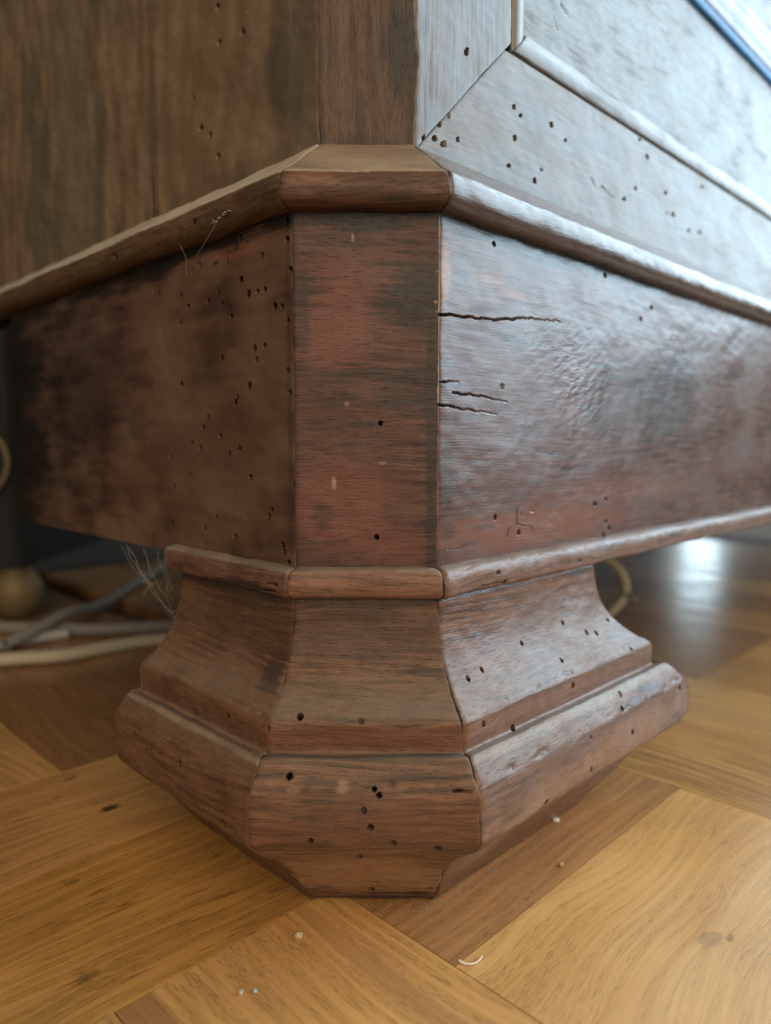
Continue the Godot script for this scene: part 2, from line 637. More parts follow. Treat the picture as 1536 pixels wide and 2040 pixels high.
# ---------------------------------------------------------------- setting
func plank_mesh(lx: float, lz: float) -> ArrayMesh:
	var st := SurfaceTool.new()
	st.begin(Mesh.PRIMITIVE_TRIANGLES)
	var hx := lx * 0.0005
	var hz := lz * 0.0005
	var ring := [[hx - 0.00026, 0.0, hz - 0.00026], [hx - 0.00018, -0.0003, hz - 0.00018], [hx - 0.00018, -0.0098, hz - 0.00018]]
	var c := [Vector2(-1, -1), Vector2(1, -1), Vector2(1, 1), Vector2(-1, 1)]
	var pt := func(r: int, n: int) -> Vector3: return Vector3(c[n].x * ring[r][0], ring[r][1], c[n].y * ring[r][2])
	var add := func(ps: Array) -> void:
		for n in [0, 1, 2, 0, 2, 3]:
			var p: Vector3 = ps[n]
			st.set_uv(Vector2(p.x / (2.0 * hx) + 0.5, p.z / (2.0 * hz) + 0.5))
			st.set_smooth_group(-1)
			st.add_vertex(p)
	add.call([pt.call(0, 0), pt.call(0, 1), pt.call(0, 2), pt.call(0, 3)])
	for r in 2:
		for n in 4:
			var m := (n + 1) % 4
			add.call([pt.call(r, m), pt.call(r, n), pt.call(r + 1, n), pt.call(r + 1, m)])
	st.generate_normals()
	return st.commit()


func oak(look: Dictionary, w: int, h: int) -> StandardMaterial3D:
	var mat := StandardMaterial3D.new()
	mat.texture_repeat = false
	jobs.append({"kind": "oak", "mat": mat, "look": look, "w": w, "h": h})
	return mat


func build_floor() -> void:
	var base := BoxMesh.new()
	base.size = Vector3(7, 0.02, 7)
	var fl := put("floor", base, plain(Vector3(0.10, 0.06, 0.035), 0.8), self, Vector3(0, -0.0202, -1.0))
	fl.set_meta("kind", "structure")
	var meshes := {}
	# a plank: a0, a1, b0, b1 in mm along the two parquet directions, true when its grain runs along a
	var lay := func(a0: float, a1: float, b0: float, b1: float, along_a: bool, mat: Material, flip: bool, drop := 0.0) -> void:
		var la := a1 - a0 if along_a else b1 - b0
		var lb := b1 - b0 if along_a else a1 - a0
		var key := "%d_%d" % [roundi(la * 10.0), roundi(lb * 10.0)]
		if not meshes.has(key):
			meshes[key] = plank_mesh(la, lb)
		var a := (a0 + a1) * 0.5
		var b := (b0 + b1) * 0.5
		var p := put("plank", meshes[key], mat, fl, Vector3((a - b) * S, 0, -(a + b) * S) * 0.001 - fl.position + Vector3(0, -drop * 0.001, 0))
		p.rotation_degrees.y = (45.0 if along_a else 135.0) + (180.0 if flip else 0.0)
	var pale := Vector3(0.55, 0.315, 0.11)
	var gold := Vector3(0.55, 0.284, 0.076)
	var brown := Vector3(0.30, 0.150, 0.058)
	var m_gold := oak({"len": 296, "wide": 75, "pale": gold, "deep": gold * 0.60, "seed": 3.0, "lines": 1.2, "warp": 5.0, "knots": [[222.0, 58.0, 2.2, 2.0, 0.5], [236.0, 12.0, 1.6, 1.0, 0.4]]}, 1480, 380)
	var m_knot := oak({"len": 296, "wide": 73, "pale": Vector3(0.564, 0.307, 0.106), "deep": Vector3(0.360, 0.180, 0.065), "seed": 5.0, "lines": 0.9, "warp": 4.0, "knots": [[217.0, 46.0, 2.4, 5.0, 0.95], [216.0, 9.0, 1.7, 3.0, 0.6], [205.0, 22.0, 0.8, 1.0, 0.5]]}, 1480, 370)
	var m_low := oak({"len": 250, "wide": 74, "pale": Vector3(0.636, 0.349, 0.115), "deep": Vector3(0.444, 0.223, 0.075), "seed": 8.0, "lines": 0.6, "warp": 5.0, "bands": [[-4.0, 12.0, brown, 0.8], [57.0, 63.0, brown * 1.2, 0.5]]}, 1000, 300)
	var m_brown := oak({"len": 148, "wide": 75, "pale": brown * 1.5, "deep": brown * 0.95, "seed": 11.0, "lines": 0.5, "warp": 3.0}, 740, 360)
	var m_fig := oak({"len": 148, "wide": 75, "pale": Vector3(0.670, 0.391, 0.144), "deep": Vector3(0.454, 0.224, 0.069), "seed": 14.0, "lines": 0.4, "contrast": 0.55, "warp": 6.0, "figure": 2.2, "relief": 0.004, "bands": [[47.0, 90.0, Vector3(0.68, 0.43, 0.18), 0.45]], "knots": [[61.0, 46.0, 3.0, 3.0, 0.3], [66.0, 50.0, 1.2, 1.0, 0.5]]}, 900, 460)
	var m_stripe := oak({"len": 240, "wide": 74, "pale": Vector3(0.539, 0.294, 0.101), "deep": Vector3(0.264, 0.125, 0.044), "seed": 17.0, "contrast": 1.3, "lines": 1.0, "warp": 5.0}, 800, 260)
	var m_a := oak({"len": 222, "wide": 74, "pale": Vector3(0.42, 0.22, 0.078), "deep": Vector3(0.25, 0.12, 0.044), "seed": 22.0, "lines": 0.7}, 500, 170)
	var m_b := oak({"len": 222, "wide": 74, "pale": Vector3(0.550, 0.310, 0.110), "deep": Vector3(0.363, 0.185, 0.064), "seed": 25.0, "lines": 0.6, "warp": 8.0}, 500, 170)
	var m_c := oak({"len": 222, "wide": 74, "pale": brown, "deep": brown * 0.6, "seed": 29.0, "lines": 0.7}, 500, 170)
	# the planks in front, as the photograph shows them
	lay.call(-149, 147, 171, 246, true, m_gold, false)
	lay.call(-99, 197, 246, 319, true, m_knot, false)
	lay.call(73, 147, -79, 171, false, m_low, false)
	lay.call(-1, 73, -79, 171, false, m_b, true)
	lay.call(147, 295, 120, 195, true, m_brown, false)
	lay.call(147, 295, 45, 120, true, m_fig, false)
	lay.call(147, 295, -30, 45, true, m_b, true)
	lay.call(295, 369, -69, 171, false, m_stripe, false)
	# beyond: further rows, seen under the cabinet
	for r in 3:
		for c in 6:
			lay.call(117 + 74 * (c - 4), 117 + 74 * (c - 3), 319 + 222 * r, 541 + 222 * r, false, [m_b, m_a, m_c, m_b, m_a, m_c][(c * 5 + r) % 6], (c + r) % 2 == 0, 0.05 * ((c * 7 + r) % 3))
	for c in 11:
		lay.call(369 + 74 * c, 443 + 74 * c, -51, 171, false, [m_stripe, m_b, m_a][(c + 1) % 3], c % 2 == 0, 0.05 * (c % 3))
	for r in 3:
		for c in 11:
			lay.call(295 + 74 * c, 369 + 74 * c, 171 + 222 * r, 393 + 222 * r, false, [m_c, m_c, m_a, m_b, m_c][(c * 3 + r) % 5], (c + r) % 2 == 1, 0.05 * ((c * 5 + r) % 3))
	for r in 4:
		lay.call(191, 295, 246 + 74 * r, 320 + 74 * r, true, [m_a, m_b, m_c, m_a][r], r % 2 == 0)


func build_wall() -> void:
	var w := Node3D.new()
	w.name = "wall"
	add_child(w)
	w.set_meta("kind", "structure")
	w.position = Vector3((320.0 - 845.0) * S, 0, -(320.0 + 845.0) * S) * 0.001
	w.rotation_degrees.y = 45.0
	var box := BoxMesh.new()
	box.size = Vector3(3.2, 1.6, 0.1)
	put("plaster", box, plain(Vector3(0.062, 0.056, 0.05), 0.9), w, Vector3(0.0, 0.801, -0.065))
	var bb := BoxMesh.new()
	bb.size = Vector3(3.2, 0.07, 0.014)
	put("baseboard", bb, plain(Vector3(0.085, 0.078, 0.072), 0.6), w, Vector3(0.0, 0.0355, -0.0075))


# ---------------------------------------------------------------- the cabinet
func build_cabinet() -> void:
	var c := thing("cabinet", "old reddish brown wooden cabinet with chamfered corner, moulded foot and woodworm holes", "cabinet")
	var cornice := [Vector2(-17, 237), Vector2(-15.5, 235.5), Vector2(-12, 233), Vector2(-8, 230), Vector2(-3, 226.2), Vector2(2, 222.8), Vector2(4.8, 221.2), Vector2(5.4, 220.8), Vector2(6.2, 219.6), Vector2(6.8, 217.2), Vector2(6.8, 215), Vector2(6.2, 213), Vector2(4.6, 211.4), Vector2(2, 210.8), Vector2(-1, 210.6)]
	var frieze := [Vector2(0, 213), Vector2(0, 104)]
	var bead := [Vector2(-1, 107.3), Vector2(0.5, 107.2), Vector2(3, 107), Vector2(4.4, 106.2), Vector2(5.2, 104.4), Vector2(5.4, 102), Vector2(5.1, 100), Vector2(4.2, 98.6), Vector2(2.5, 97.9), Vector2(-2, 97.6)]
	var foot_top := [Vector2(-3, 98.6), Vector2(0.3, 98.4), Vector2(1.1, 97), Vector2(1.3, 94.5), Vector2(1.9, 89), Vector2(3.2, 83), Vector2(5.5, 77.5), Vector2(8.6, 72.5), Vector2(12.2, 68.5), Vector2(15.2, 66.2), Vector2(16.3, 64.6), Vector2(16.4, 63.5), Vector2(16.4, 60), Vector2(16.3, 57), Vector2(16.8, 56), Vector2(18.5, 56.2), Vector2(20.2, 56.3), Vector2(24.2, 50.0), Vector2(25.1, 48.0), Vector2(25.6, 45), Vector2(25.8, 40.5)]
	# below the bulge the corner block is planed to a plain bevel, the side brackets keep a hollow
	var foot := foot_top + [Vector2(25.6, 37), Vector2(25.0, 34), Vector2(23.4, 31), Vector2(20.8, 27), Vector2(15.6, 20), Vector2(9, 12), Vector2(2.8, 4.8), Vector2(-0.2, 1.1)]
	var foot_right := foot_top + [Vector2(25.8, 36), Vector2(24.7, 31.6), Vector2(21, 28.6), Vector2(17, 25.9), Vector2(12.7, 20.5), Vector2(8.3, 13.9), Vector2(4.4, 8), Vector2(1, 3), Vector2(-0.6, 0.2)]
	var foot_left := foot_top + [Vector2(25.8, 36), Vector2(24.7, 31.6), Vector2(21, 28.6), Vector2(17, 25.9), Vector2(12, 20.5), Vector2(7, 13.9), Vector2(2.4, 8), Vector2(-1.6, 3), Vector2(-3.2, 0.2)]
	var low := func(profile: Array, y: float) -> float:
		for i in range(profile.size() - 1, 0, -1):
			if y <= profile[i - 1].y:
				return lerpf(profile[i].x, profile[i - 1].x, clampf((y - profile[i].y) / maxf(profile[i - 1].y - profile[i].y, 1e-4), 0.0, 1.0))
		return 0.0
	var soft_front := chaikin(foot)
	var soft_right := chaikin(foot_right)
	var soft_left := chaikin(foot_left)
	var foot_mid := func(o: float, y: float) -> Vector2:
		if y > 40.0:
			return Vector2(WL - MIT * o, WR + MIT * o)
		return Vector2(WL - 1.41421 * low.call(soft_left, y) + o, WR + 1.41421 * low.call(soft_right, y) - o)
	var mid := func(o: float, _y: float) -> Vector2: return Vector2(WL - MIT * o, WR + MIT * o)
	var right := func(length: float) -> Callable: return func(o: float, _y: float) -> Vector2: return Vector2(-MIT * o, length)
	var left := func(length: float) -> Callable: return func(o: float, _y: float) -> Vector2: return Vector2(length, -MIT * o)

	# inner carcass: what the boards are fixed to
	var st := SurfaceTool.new()
	st.begin(Mesh.PRIMITIVE_TRIANGLES)
	prism(st, [place(-1, 14, -30, 0), place(1, 14, -30, 0), place(1, 1180, -30, 0), place(1, 1180, -300, 0), place(-1, 318, -30, 0)], 0.1085, 0.690)
	st.generate_normals()
	put("carcass", st.commit(), plain(Vector3(0.05, 0.035, 0.028), 0.7), c)

	# plinth boards
	var front := Node3D.new()
	front.name = "plinth"
	c.add_child(front)
	sheet("corner_board", front, 0, frieze, mid, {
		"seed": 2.0, "dv": 0.28, "ds": 0.28, "round": 0, "tw": 320, "th": 760, "base": Vector3(0.098, 0.044, 0.034), "fib": 0.45, "band": 0.6, "grime": 0.8, "rough": 0.44, "ripple": 0.06, "edge_a": 0.3, "edge_b": 0.3, "chip": 0.4, "wave": 0.2, "thick": 18.0, "film": 0.05,
		"holes": [-1.5, 62.6, -2.7, 96.6],
		"spots": [[14.9, 18.6, 0.9, 0.7, Vector3(0.5, 0.45, 0.38), 0.95], [14.6, 27.4, 1.2, 0.9, Vector3(0.5, 0.43, 0.34), 0.95], [15.0, 30.0, 0.8, 0.6, Vector3(0.42, 0.36, 0.3), 0.9], [-14, 32, 12, 22, red, 0.75], [-12, 88, 20, 17, red, 0.75], [2, 100, 14, 7, red, 0.5], [9.5, 26, 10, 15, dark, 0.97], [6, 54, 12, 9, dark, 0.5], [3, 30, 10, 5, dark, 0.6], [13.8, 60, 2.6, 75, dark, 0.85], [-5, 1.5, 60, 7.0, dark * 0.6, 0.97], [-8, 9, 20, 4, dark, 0.45], [-5, 48, 26, 2.2, dark, 0.6], [-24, 30, 2.4, 18, dark, 0.5], [-2, 57, 26, 1.2, dark, 0.5], [-19, 91, 4, 5, dark, 0.5], [-14, 105.5, 5, 0.8, dark, 0.9], [-15.4, 80.3, 0.9, 2.4, Vector3(0.36, 0.22, 0.19), 0.9], [-1, 74.5, 1.6, 0.8, Vector3(0.30, 0.16, 0.13), 0.6], [-11.5, 57, 1.3, 1.3, Vector3(0.30, 0.17, 0.14), 0.8], [-9.5, 9, 0.6, 1.4, Vector3(0.34, 0.25, 0.2), 0.8]]})  # the dark band along the top is the moulding's shadow, painted in
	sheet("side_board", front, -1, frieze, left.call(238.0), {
		"seed": 4.0, "dv": 0.32, "ds": 0.3, "grow": 0.004, "round": 0, "tw": 800, "th": 640, "base": Vector3(0.125, 0.066, 0.041), "fib": 0.15, "band": 0.25, "band_f": 0.16, "blot": 0.75, "grime": 0.22, "rough": 0.48, "ripple": 0.04, "grain_relief": 0.6, "film": 0.18, "wave": 0.25, "thick": 18.0, "dashes": 0.4, "edge_b": 0.35,
		"holes": [50.6,8.3,55.4,9.5,33.9,10.1,25.9,4.1,2.1,4.1,2.0,9.4,14.9,11.5,26.3,17.0,39.8,18.7,37.6,22.8,45.8,21.1,22.0,22.1,17.3,22.2,13.4,22.0,8.5,27.6,5.0,28.1,2.5,32.3,59.0,21.3,63.6,16.3,78.9,13.8,64.3,26.4,31.9,27.9,14.2,38.6,19.5,39.0,18.8,42.6,38.0,40.4,2.7,47.0,64.6,47.5,22.7,50.4,0.8,18.1,1.7,53.6,29.4,53.7,30.4,55.3,47.6,59.6,50.8,63.2,58.4,68.3,52.6,70.2,40.1,66.3,35.0,72.0,29.1,70.2,74.0,73.5,60.7,79.3,22.8,79.5,72.0,84.2,94.0,89.1,74.5,98.1,43.6,93.5,51.4,98.1,11.5,89.2,13.1,91.3,32.3,99.5,50.9,106.5,6.0,99.8,5.7,101.7,3.5,104.9,0.2,80.9],
		"spots": [[30, 7.5, 26, 3.2, Vector3(0.24, 0.09, 0.055), 0.85], [75, 6, 35, 3.0, red, 0.8], [10, 6, 6, 3, Vector3(0.2, 0.085, 0.05), 0.5], [145, 45, 62, 60, Vector3(0.042, 0.018, 0.018), 0.9], [60, 75, 60, 26, Vector3(0.10, 0.048, 0.03), 0.6], [98, 60, 16, 10, Vector3(0.06, 0.03, 0.028), 0.6], [40.5, 9.5, 2.4, 1.4, dark, 0.9], [28, 6, 1.4, 2.2, dark, 0.8], [22, 6.4, 1.1, 1.2, dark, 0.8], [20, 60, 18, 30, Vector3(0.13, 0.066, 0.042), 0.5], [45, 44, 20, 16, Vector3(0.085, 0.05, 0.034), 0.5], [1.5, 50, 2.2, 80, dark, 0.45], [265, 50, 150, 300, Vector3(0.010, 0.007, 0.007), 0.98], [255, 50, 75, 260, Vector3(0.007, 0.007, 0.007), 0.95], [70, 1, 260, 8.0, dark * 0.6, 0.97]]})  # fade to black at the far end and dark top band: painted shade
	sheet("front_board", front, 1, frieze, right.call(1180.0), {
		"spec": 0.52, "seed": 6.0, "dv": 0.27, "ds": 0.32, "grow": 0.011, "round": 0, "tw": 1000, "th": 640, "base": Vector3(0.125, 0.066, 0.052), "fib": 0.16, "band": 0.4, "blot": 0.55, "grime": 0.55, "dashes": 0.4, "rough": 0.27, "ripple": 0.26, "ripple_at": [74, 42, 22, 16], "relief": 0.022, "grain_relief": 0.3, "film": 0.03, "wave": 0.13, "thick": 18.0, "edge_a": 0.4, "edge_dirt": 0.0, "chip": 0.4, "gap": 0.06,
		"holes": [26.3,6.1,97.1,4.4,131.0,3.1,137.0,11.3,127.7,17.1,31.6,50.1,28.9,92.6,42.5,98.9,102.3,90.7,94.0,92.1,102.8,99.7,106.0,102.5,101.3,105.1],
		"cracks": [[2.4, 0.15, 0.2, 30.9, 6, 30.4, 27, 29.5, 48, 26.4, 66, 25.4], [2.0, 0.10, 7, 53.2, 21, 53.8, 34.5, 55.3], [2.0, 0.11, 0.5, 57.0, 12.3, 58.0, 29, 59.3], [1.6, 0.08, 1.1, 50.3, 9.7, 49.9], [0.08, 0.2, 41.2, 90.1, 41.4, 93, 41.4, 96.1], [0.08, 0.2, 41.4, 96.2, 46, 97, 50.5, 97.7], [0.08, 0.2, 50.5, 97.7, 50.9, 99.5], [0.08, 0.2, 35.8, 99.6, 36.6, 97.2, 38.6, 96.2], [0.08, 0.2, 44, 92, 44.3, 93.4], [0.4, 0.16, 50, 92, 52, 92.2], [0.06, 0.1, 5, 101, 30, 99.4]],
		"spots": [[0.15, 26, 0.45, 60, Vector3(0.40, 0.37, 0.35), 0.5], [2.8, 18, 2.6, 13, Vector3(0.30, 0.135, 0.05), 0.85], [26, 17, 10, 3.0, Vector3(0.27, 0.13, 0.06), 0.7], [36, 20, 12, 2.4, Vector3(0.25, 0.12, 0.055), 0.7], [27, 24, 6, 3, Vector3(0.22, 0.12, 0.06), 0.5], [60, 1.5, 160, 6.4, dark * 0.7, 0.95], [10, 6.5, 8, 2.2, dark, 0.6], [150, 48, 60, 26, Vector3(0.050, 0.044, 0.044), 0.75], [100, 60, 24, 10, Vector3(0.055, 0.04, 0.036), 0.6], [55, 98, 70, 9, Vector3(0.215, 0.088, 0.055), 0.8], [120, 88, 90, 7, Vector3(0.19, 0.085, 0.06), 0.6], [20, 72, 30, 12, Vector3(0.13, 0.075, 0.06), 0.5], [4, 78, 5, 14, dark, 0.5], [5, 96, 5, 3, dark, 0.4], [3, 102, 6, 2, dark, 0.4]]})  # topmost dark band: shadow of the overhang put into the colour

	# moulding along the top of the plinth
	var crown := Node3D.new()
	crown.name = "waist_moulding"
	c.add_child(crown)
	sheet("corner_moulding", crown, 0, cornice, mid, {
		"worn": [27.5, 33.0], "seed": 9.0, "dv": 0.4, "ds": 0.4, "tw": 340, "th": 300, "base": Vector3(0.105, 0.052, 0.032), "fib": 0.45, "band": 0.5, "grime": 0.7, "rough": 0.46, "dusty": 0.7, "dust": Vector3(0.36, 0.27, 0.18), "film": 0.0, "wave": 0.25, "ripple": 0.05, "edge_a": 0.3, "edge_b": 0.4, "chip": 0.8,
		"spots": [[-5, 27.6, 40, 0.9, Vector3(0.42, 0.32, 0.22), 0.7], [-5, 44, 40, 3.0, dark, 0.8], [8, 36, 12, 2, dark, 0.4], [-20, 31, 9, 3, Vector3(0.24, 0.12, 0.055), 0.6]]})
	sheet("side_moulding", crown, -1, cornice, left.call(322.0), {
		"worn": [27.5, 33.0], "seed": 10.0, "dv": 0.42, "ds": 0.45, "grow": 0.008, "tw": 560, "th": 240, "base": Vector3(0.125, 0.072, 0.038), "fib": 0.35, "grime": 0.6, "rough": 0.55, "dusty": 1.1, "dust": Vector3(0.50, 0.45, 0.36), "film": 0.0, "wave": 0.3, "ripple": 0.05, "edge_b": 0.35, "holes": [42.0, 33.2, 100.3, 34.2],
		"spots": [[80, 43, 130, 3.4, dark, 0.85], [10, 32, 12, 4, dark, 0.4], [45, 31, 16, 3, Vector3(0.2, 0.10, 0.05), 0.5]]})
	sheet("front_moulding", crown, 1, cornice, right.call(1180.0), {
		"spec": 0.55, "seed": 12.0, "dv": 0.4, "ds": 0.45, "grow": 0.014, "tw": 800, "th": 300, "base": Vector3(0.125, 0.080, 0.058), "fib": 0.35, "grime": 0.45, "rough": 0.27, "dusty": 0.12, "film": 0.03, "wave": 0.25, "ripple": 0.10, "edge_a": 0.35, "gap": 0.15,
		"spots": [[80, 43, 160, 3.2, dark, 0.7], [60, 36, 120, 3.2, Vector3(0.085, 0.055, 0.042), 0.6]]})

	# bead under the plinth; its left length is broken off short
	var lip := Node3D.new()
	lip.name = "base_bead"
	c.add_child(lip)
	sheet("corner_bead", lip, 0, bead, mid, {
		"worn": [5.5, 11.5], "seed": 13.0, "dv": 0.36, "ds": 0.4, "tw": 340, "th": 110, "base": Vector3(0.205, 0.100, 0.066), "fib": 0.35, "grime": 0.35, "rough": 0.46, "dusty": 0.5, "film": 0.10, "wave": 0.2, "ripple": 0.05, "edge_a": 0.5, "edge_b": 0.9, "chip": 1.0,
		"spots": [[-24, 4, 3, 2.0, Vector3(0.10, 0.045, 0.03), 0.7], [-5, 15, 40, 2.0, Vector3(0.10, 0.045, 0.03), 0.6], [14, 3, 1.6, 1.4, Vector3(0.36, 0.24, 0.14), 0.8], [5, 4.5, 4, 0.7, Vector3(0.4, 0.28, 0.18), 0.5]]})
	sheet("side_bead", lip, -1, bead, left.call(73.0), {
		"worn": [5.5, 11.5], "seed": 15.0, "dv": 0.36, "ds": 0.4, "tw": 400, "th": 110, "base": Vector3(0.150, 0.078, 0.054), "fib": 0.5, "grime": 0.6, "rough": 0.55, "dusty": 0.85, "film": 0.12, "wave": 0.5, "ripple": 0.12, "edge_a": 0.8, "edge_b": 0.5, "chip": 1.0,
		"cracks": [[1.2, 0.3, 3, 12, 12, 12.6, 26, 11.8], [1.0, 0.25, 2, 9.6, 8, 10.2]],
		"spots": [[20, 12, 22, 2.4, dark, 0.75], [4, 11, 4, 2.4, Vector3(0.26, 0.10, 0.085), 0.8], [72, 8, 2, 8, Vector3(0.3, 0.2, 0.14), 0.7]]})
	sheet("front_bead", lip, 1, bead, right.call(1180.0), {
		"worn": [5.5, 11.5], "spec": 0.5, "seed": 16.0, "dv": 0.36, "ds": 0.42, "grow": 0.014, "tw": 800, "th": 110, "base": Vector3(0.185, 0.100, 0.066), "fib": 0.45, "grime": 0.4, "rough": 0.36, "dusty": 0.4, "film": 0.05, "wave": 0.4, "ripple": 0.15, "edge_a": 0.6, "chip": 0.8, "gap": 0.3, "holes": [23.6, 8.6, 27.7, 12.6, 74.1, 10.8],
		"cracks": [[0.6, 0.2, 16, 12.2, 30, 12.6]],
		"spots": [[60, 14, 120, 2.6, Vector3(0.21, 0.092, 0.052), 0.7], [3, 9, 3, 6, Vector3(0.24, 0.13, 0.08), 0.6]]})

	# bracket foot: three moulded sides mitred together round a core
	var ft := Node3D.new()
	ft.name = "foot"
	c.add_child(ft)
	var grow_right := func(o: float, y: float) -> Vector2: return Vector2(-MIT * o if y > 40.0 else o - 1.41421 * low.call(soft_front, y), 91.5 + 1.15 * o + 0.012 * o * o)
	var grow_left := func(o: float, y: float) -> Vector2: return Vector2(66.0 + 0.28 * o, -MIT * o if y > 40.0 else o - 1.41421 * low.call(soft_front, y))
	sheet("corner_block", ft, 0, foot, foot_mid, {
		"worn": [40.0, 61.0, 80.0], "seed": 18.0, "dv": 0.28, "ds": 0.28, "tw": 420, "th": 900, "base": Vector3(0.150, 0.076, 0.043), "fib": 0.45, "band": 0.6, "grime": 0.7, "rough": 0.5, "dusty": 0.34, "film": 0.03, "wave": 0.35, "ripple": 0.08, "edge_a": 0.25, "edge_b": 0.45, "edge_dirt": 0.25, "chip": 0.8, "flat_back": true, "thick": 10.0,
		"holes": [-26.7,58.3,-3.1,61.6,-1.8,63.4,-5.9,67.3,-4.2,72.2,-20.7,76.3,2.3,77.5,-7.3,84.7,14.5,79.6,-3.0,103.1,-4.3,109.9,-4.2,111.8,13.7,108.3,-14.9,114.2,-11.8,115.7,3.1,114.6,-33.7,42.9,-7.0,40.8,-24.5,39.4],
		"cracks": [[1.2, 0.25, 19, 62, 24, 62.6], [0.8, 0.25, -24, 107, -15, 108], [0.8, 0.25, -4, 114, 5, 114.4]],
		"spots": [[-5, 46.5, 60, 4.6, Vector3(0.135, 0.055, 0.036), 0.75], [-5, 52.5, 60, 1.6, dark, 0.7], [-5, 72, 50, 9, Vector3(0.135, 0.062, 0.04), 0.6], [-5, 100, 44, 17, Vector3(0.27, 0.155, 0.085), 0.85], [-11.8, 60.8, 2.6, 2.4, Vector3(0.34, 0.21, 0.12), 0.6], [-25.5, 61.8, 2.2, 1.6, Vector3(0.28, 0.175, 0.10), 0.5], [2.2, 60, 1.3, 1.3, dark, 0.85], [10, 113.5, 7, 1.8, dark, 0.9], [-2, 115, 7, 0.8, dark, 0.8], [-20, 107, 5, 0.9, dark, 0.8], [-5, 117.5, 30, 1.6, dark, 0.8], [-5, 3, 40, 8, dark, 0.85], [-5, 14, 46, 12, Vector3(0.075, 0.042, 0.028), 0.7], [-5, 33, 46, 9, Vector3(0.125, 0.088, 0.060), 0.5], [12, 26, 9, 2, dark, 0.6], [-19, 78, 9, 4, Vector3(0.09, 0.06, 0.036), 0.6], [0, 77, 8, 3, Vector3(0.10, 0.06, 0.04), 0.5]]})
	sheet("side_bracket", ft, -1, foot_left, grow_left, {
		"worn": [40.0, 61.0, 80.0], "seed": 19.0, "dv": 0.34, "ds": 0.34, "tw": 400, "th": 700, "base": Vector3(0.165, 0.083, 0.046), "fib": 0.3, "band": 0.35, "grime": 0.45, "rough": 0.55, "dusty": 0.34, "film": 0.06, "wave": 0.4, "ripple": 0.06, "edge_b": 0.25, "edge_a": 0.6, "edge_dirt": 0.3, "thick": 40.0,
		"holes": [58.0,65.3,44.9,65.9,27.1,66.1,22.9,81.7,2.5,76.3,13.0,44.6,32.3,48.8],
		"cracks": [[0.8, 0.3, 10, 84, 22, 83.4, 34, 84]],
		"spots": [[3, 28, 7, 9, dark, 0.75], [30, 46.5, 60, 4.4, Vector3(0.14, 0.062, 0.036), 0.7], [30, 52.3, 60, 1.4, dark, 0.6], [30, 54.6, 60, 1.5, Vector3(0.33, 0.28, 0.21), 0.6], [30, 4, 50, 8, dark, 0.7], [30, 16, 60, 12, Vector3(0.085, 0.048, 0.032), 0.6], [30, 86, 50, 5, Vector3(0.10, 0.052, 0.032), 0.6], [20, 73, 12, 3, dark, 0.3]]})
	sheet("front_bracket", ft, 1, foot_right, grow_right, {
		"worn": [40.0, 61.0, 80.0], "spec": 0.46, "seed": 20.0, "dv": 0.34, "ds": 0.34, "grow": 0.002, "tw": 620, "th": 780, "base": Vector3(0.165, 0.083, 0.047), "fib": 0.45, "band": 0.5, "grime": 0.5, "rough": 0.34, "dusty": 0.25, "film": 0.04, "wave": 0.3, "ripple": 0.14, "edge_a": 0.3, "edge_b": 0.6, "chip": 0.4, "gap": 0.2, "thick": 40.0,
		"holes": [64.7,22.8,37.1,25.0,76.7,28.8,82.6,30.2,53.3,34.9,12.9,28.7,5.1,29.9,95.9,40.7,94.3,27.1,52.5,44.7,2.4,44.2,17.3,49.6,73.8,60.9,49.9,64.4,79.1,70.9,23.2,77.7,49.7,75.6,57.3,80.1,76.7,56.2,103.9,79.1,119.4,64.3],
		"spots": [[50, 46.5, 120, 4.2, Vector3(0.19, 0.085, 0.052), 0.75], [50, 52.0, 120, 1.6, Vector3(0.17, 0.14, 0.09), 0.6], [50, 55.2, 120, 1.8, Vector3(0.30, 0.25, 0.16), 0.5], [70, 74, 70, 10, Vector3(0.25, 0.125, 0.056), 0.85], [10, 80, 12, 8, Vector3(0.27, 0.17, 0.09), 0.6], [10, 98, 20, 10, Vector3(0.30, 0.21, 0.15), 0.5], [60, 90, 80, 4, Vector3(0.12, 0.085, 0.06), 0.5], [118, 68, 4, 6, Vector3(0.30, 0.19, 0.10), 0.6]]})
	st = SurfaceTool.new()
	st.begin(Mesh.PRIMITIVE_TRIANGLES)
	prism(st, [place(-1, 5, -4, 0), place(1, 5, -4, 0), place(1, 88, -4, 0), place(1, 88, -22, 0), place(-1, 62, -22, 0), place(-1, 62, -4, 0)], 0.0006, 0.1084)
	st.generate_normals()
	put("core", st.commit(), plain(Vector3(0.06, 0.042, 0.032), 0.8), ft)
	foot_end(ft, "foot_end", 1, foot_right, grow_right)
	foot_end(ft, "foot_end", -1, foot_left, grow_left)

	# upper body
	var wavy := func(y: float) -> float: return 1.7 * exp(-pow((y - 261.0) / 9.0, 2.0)) - 0.5 + 0.5 * n1.get_noise_2d(y * 0.06 + 3.0, 2.0) + 0.35 * n1.get_noise_2d(y * 0.16, 7.0)
	var upper := [Vector2(-16, 700), Vector2(-16, 232)]
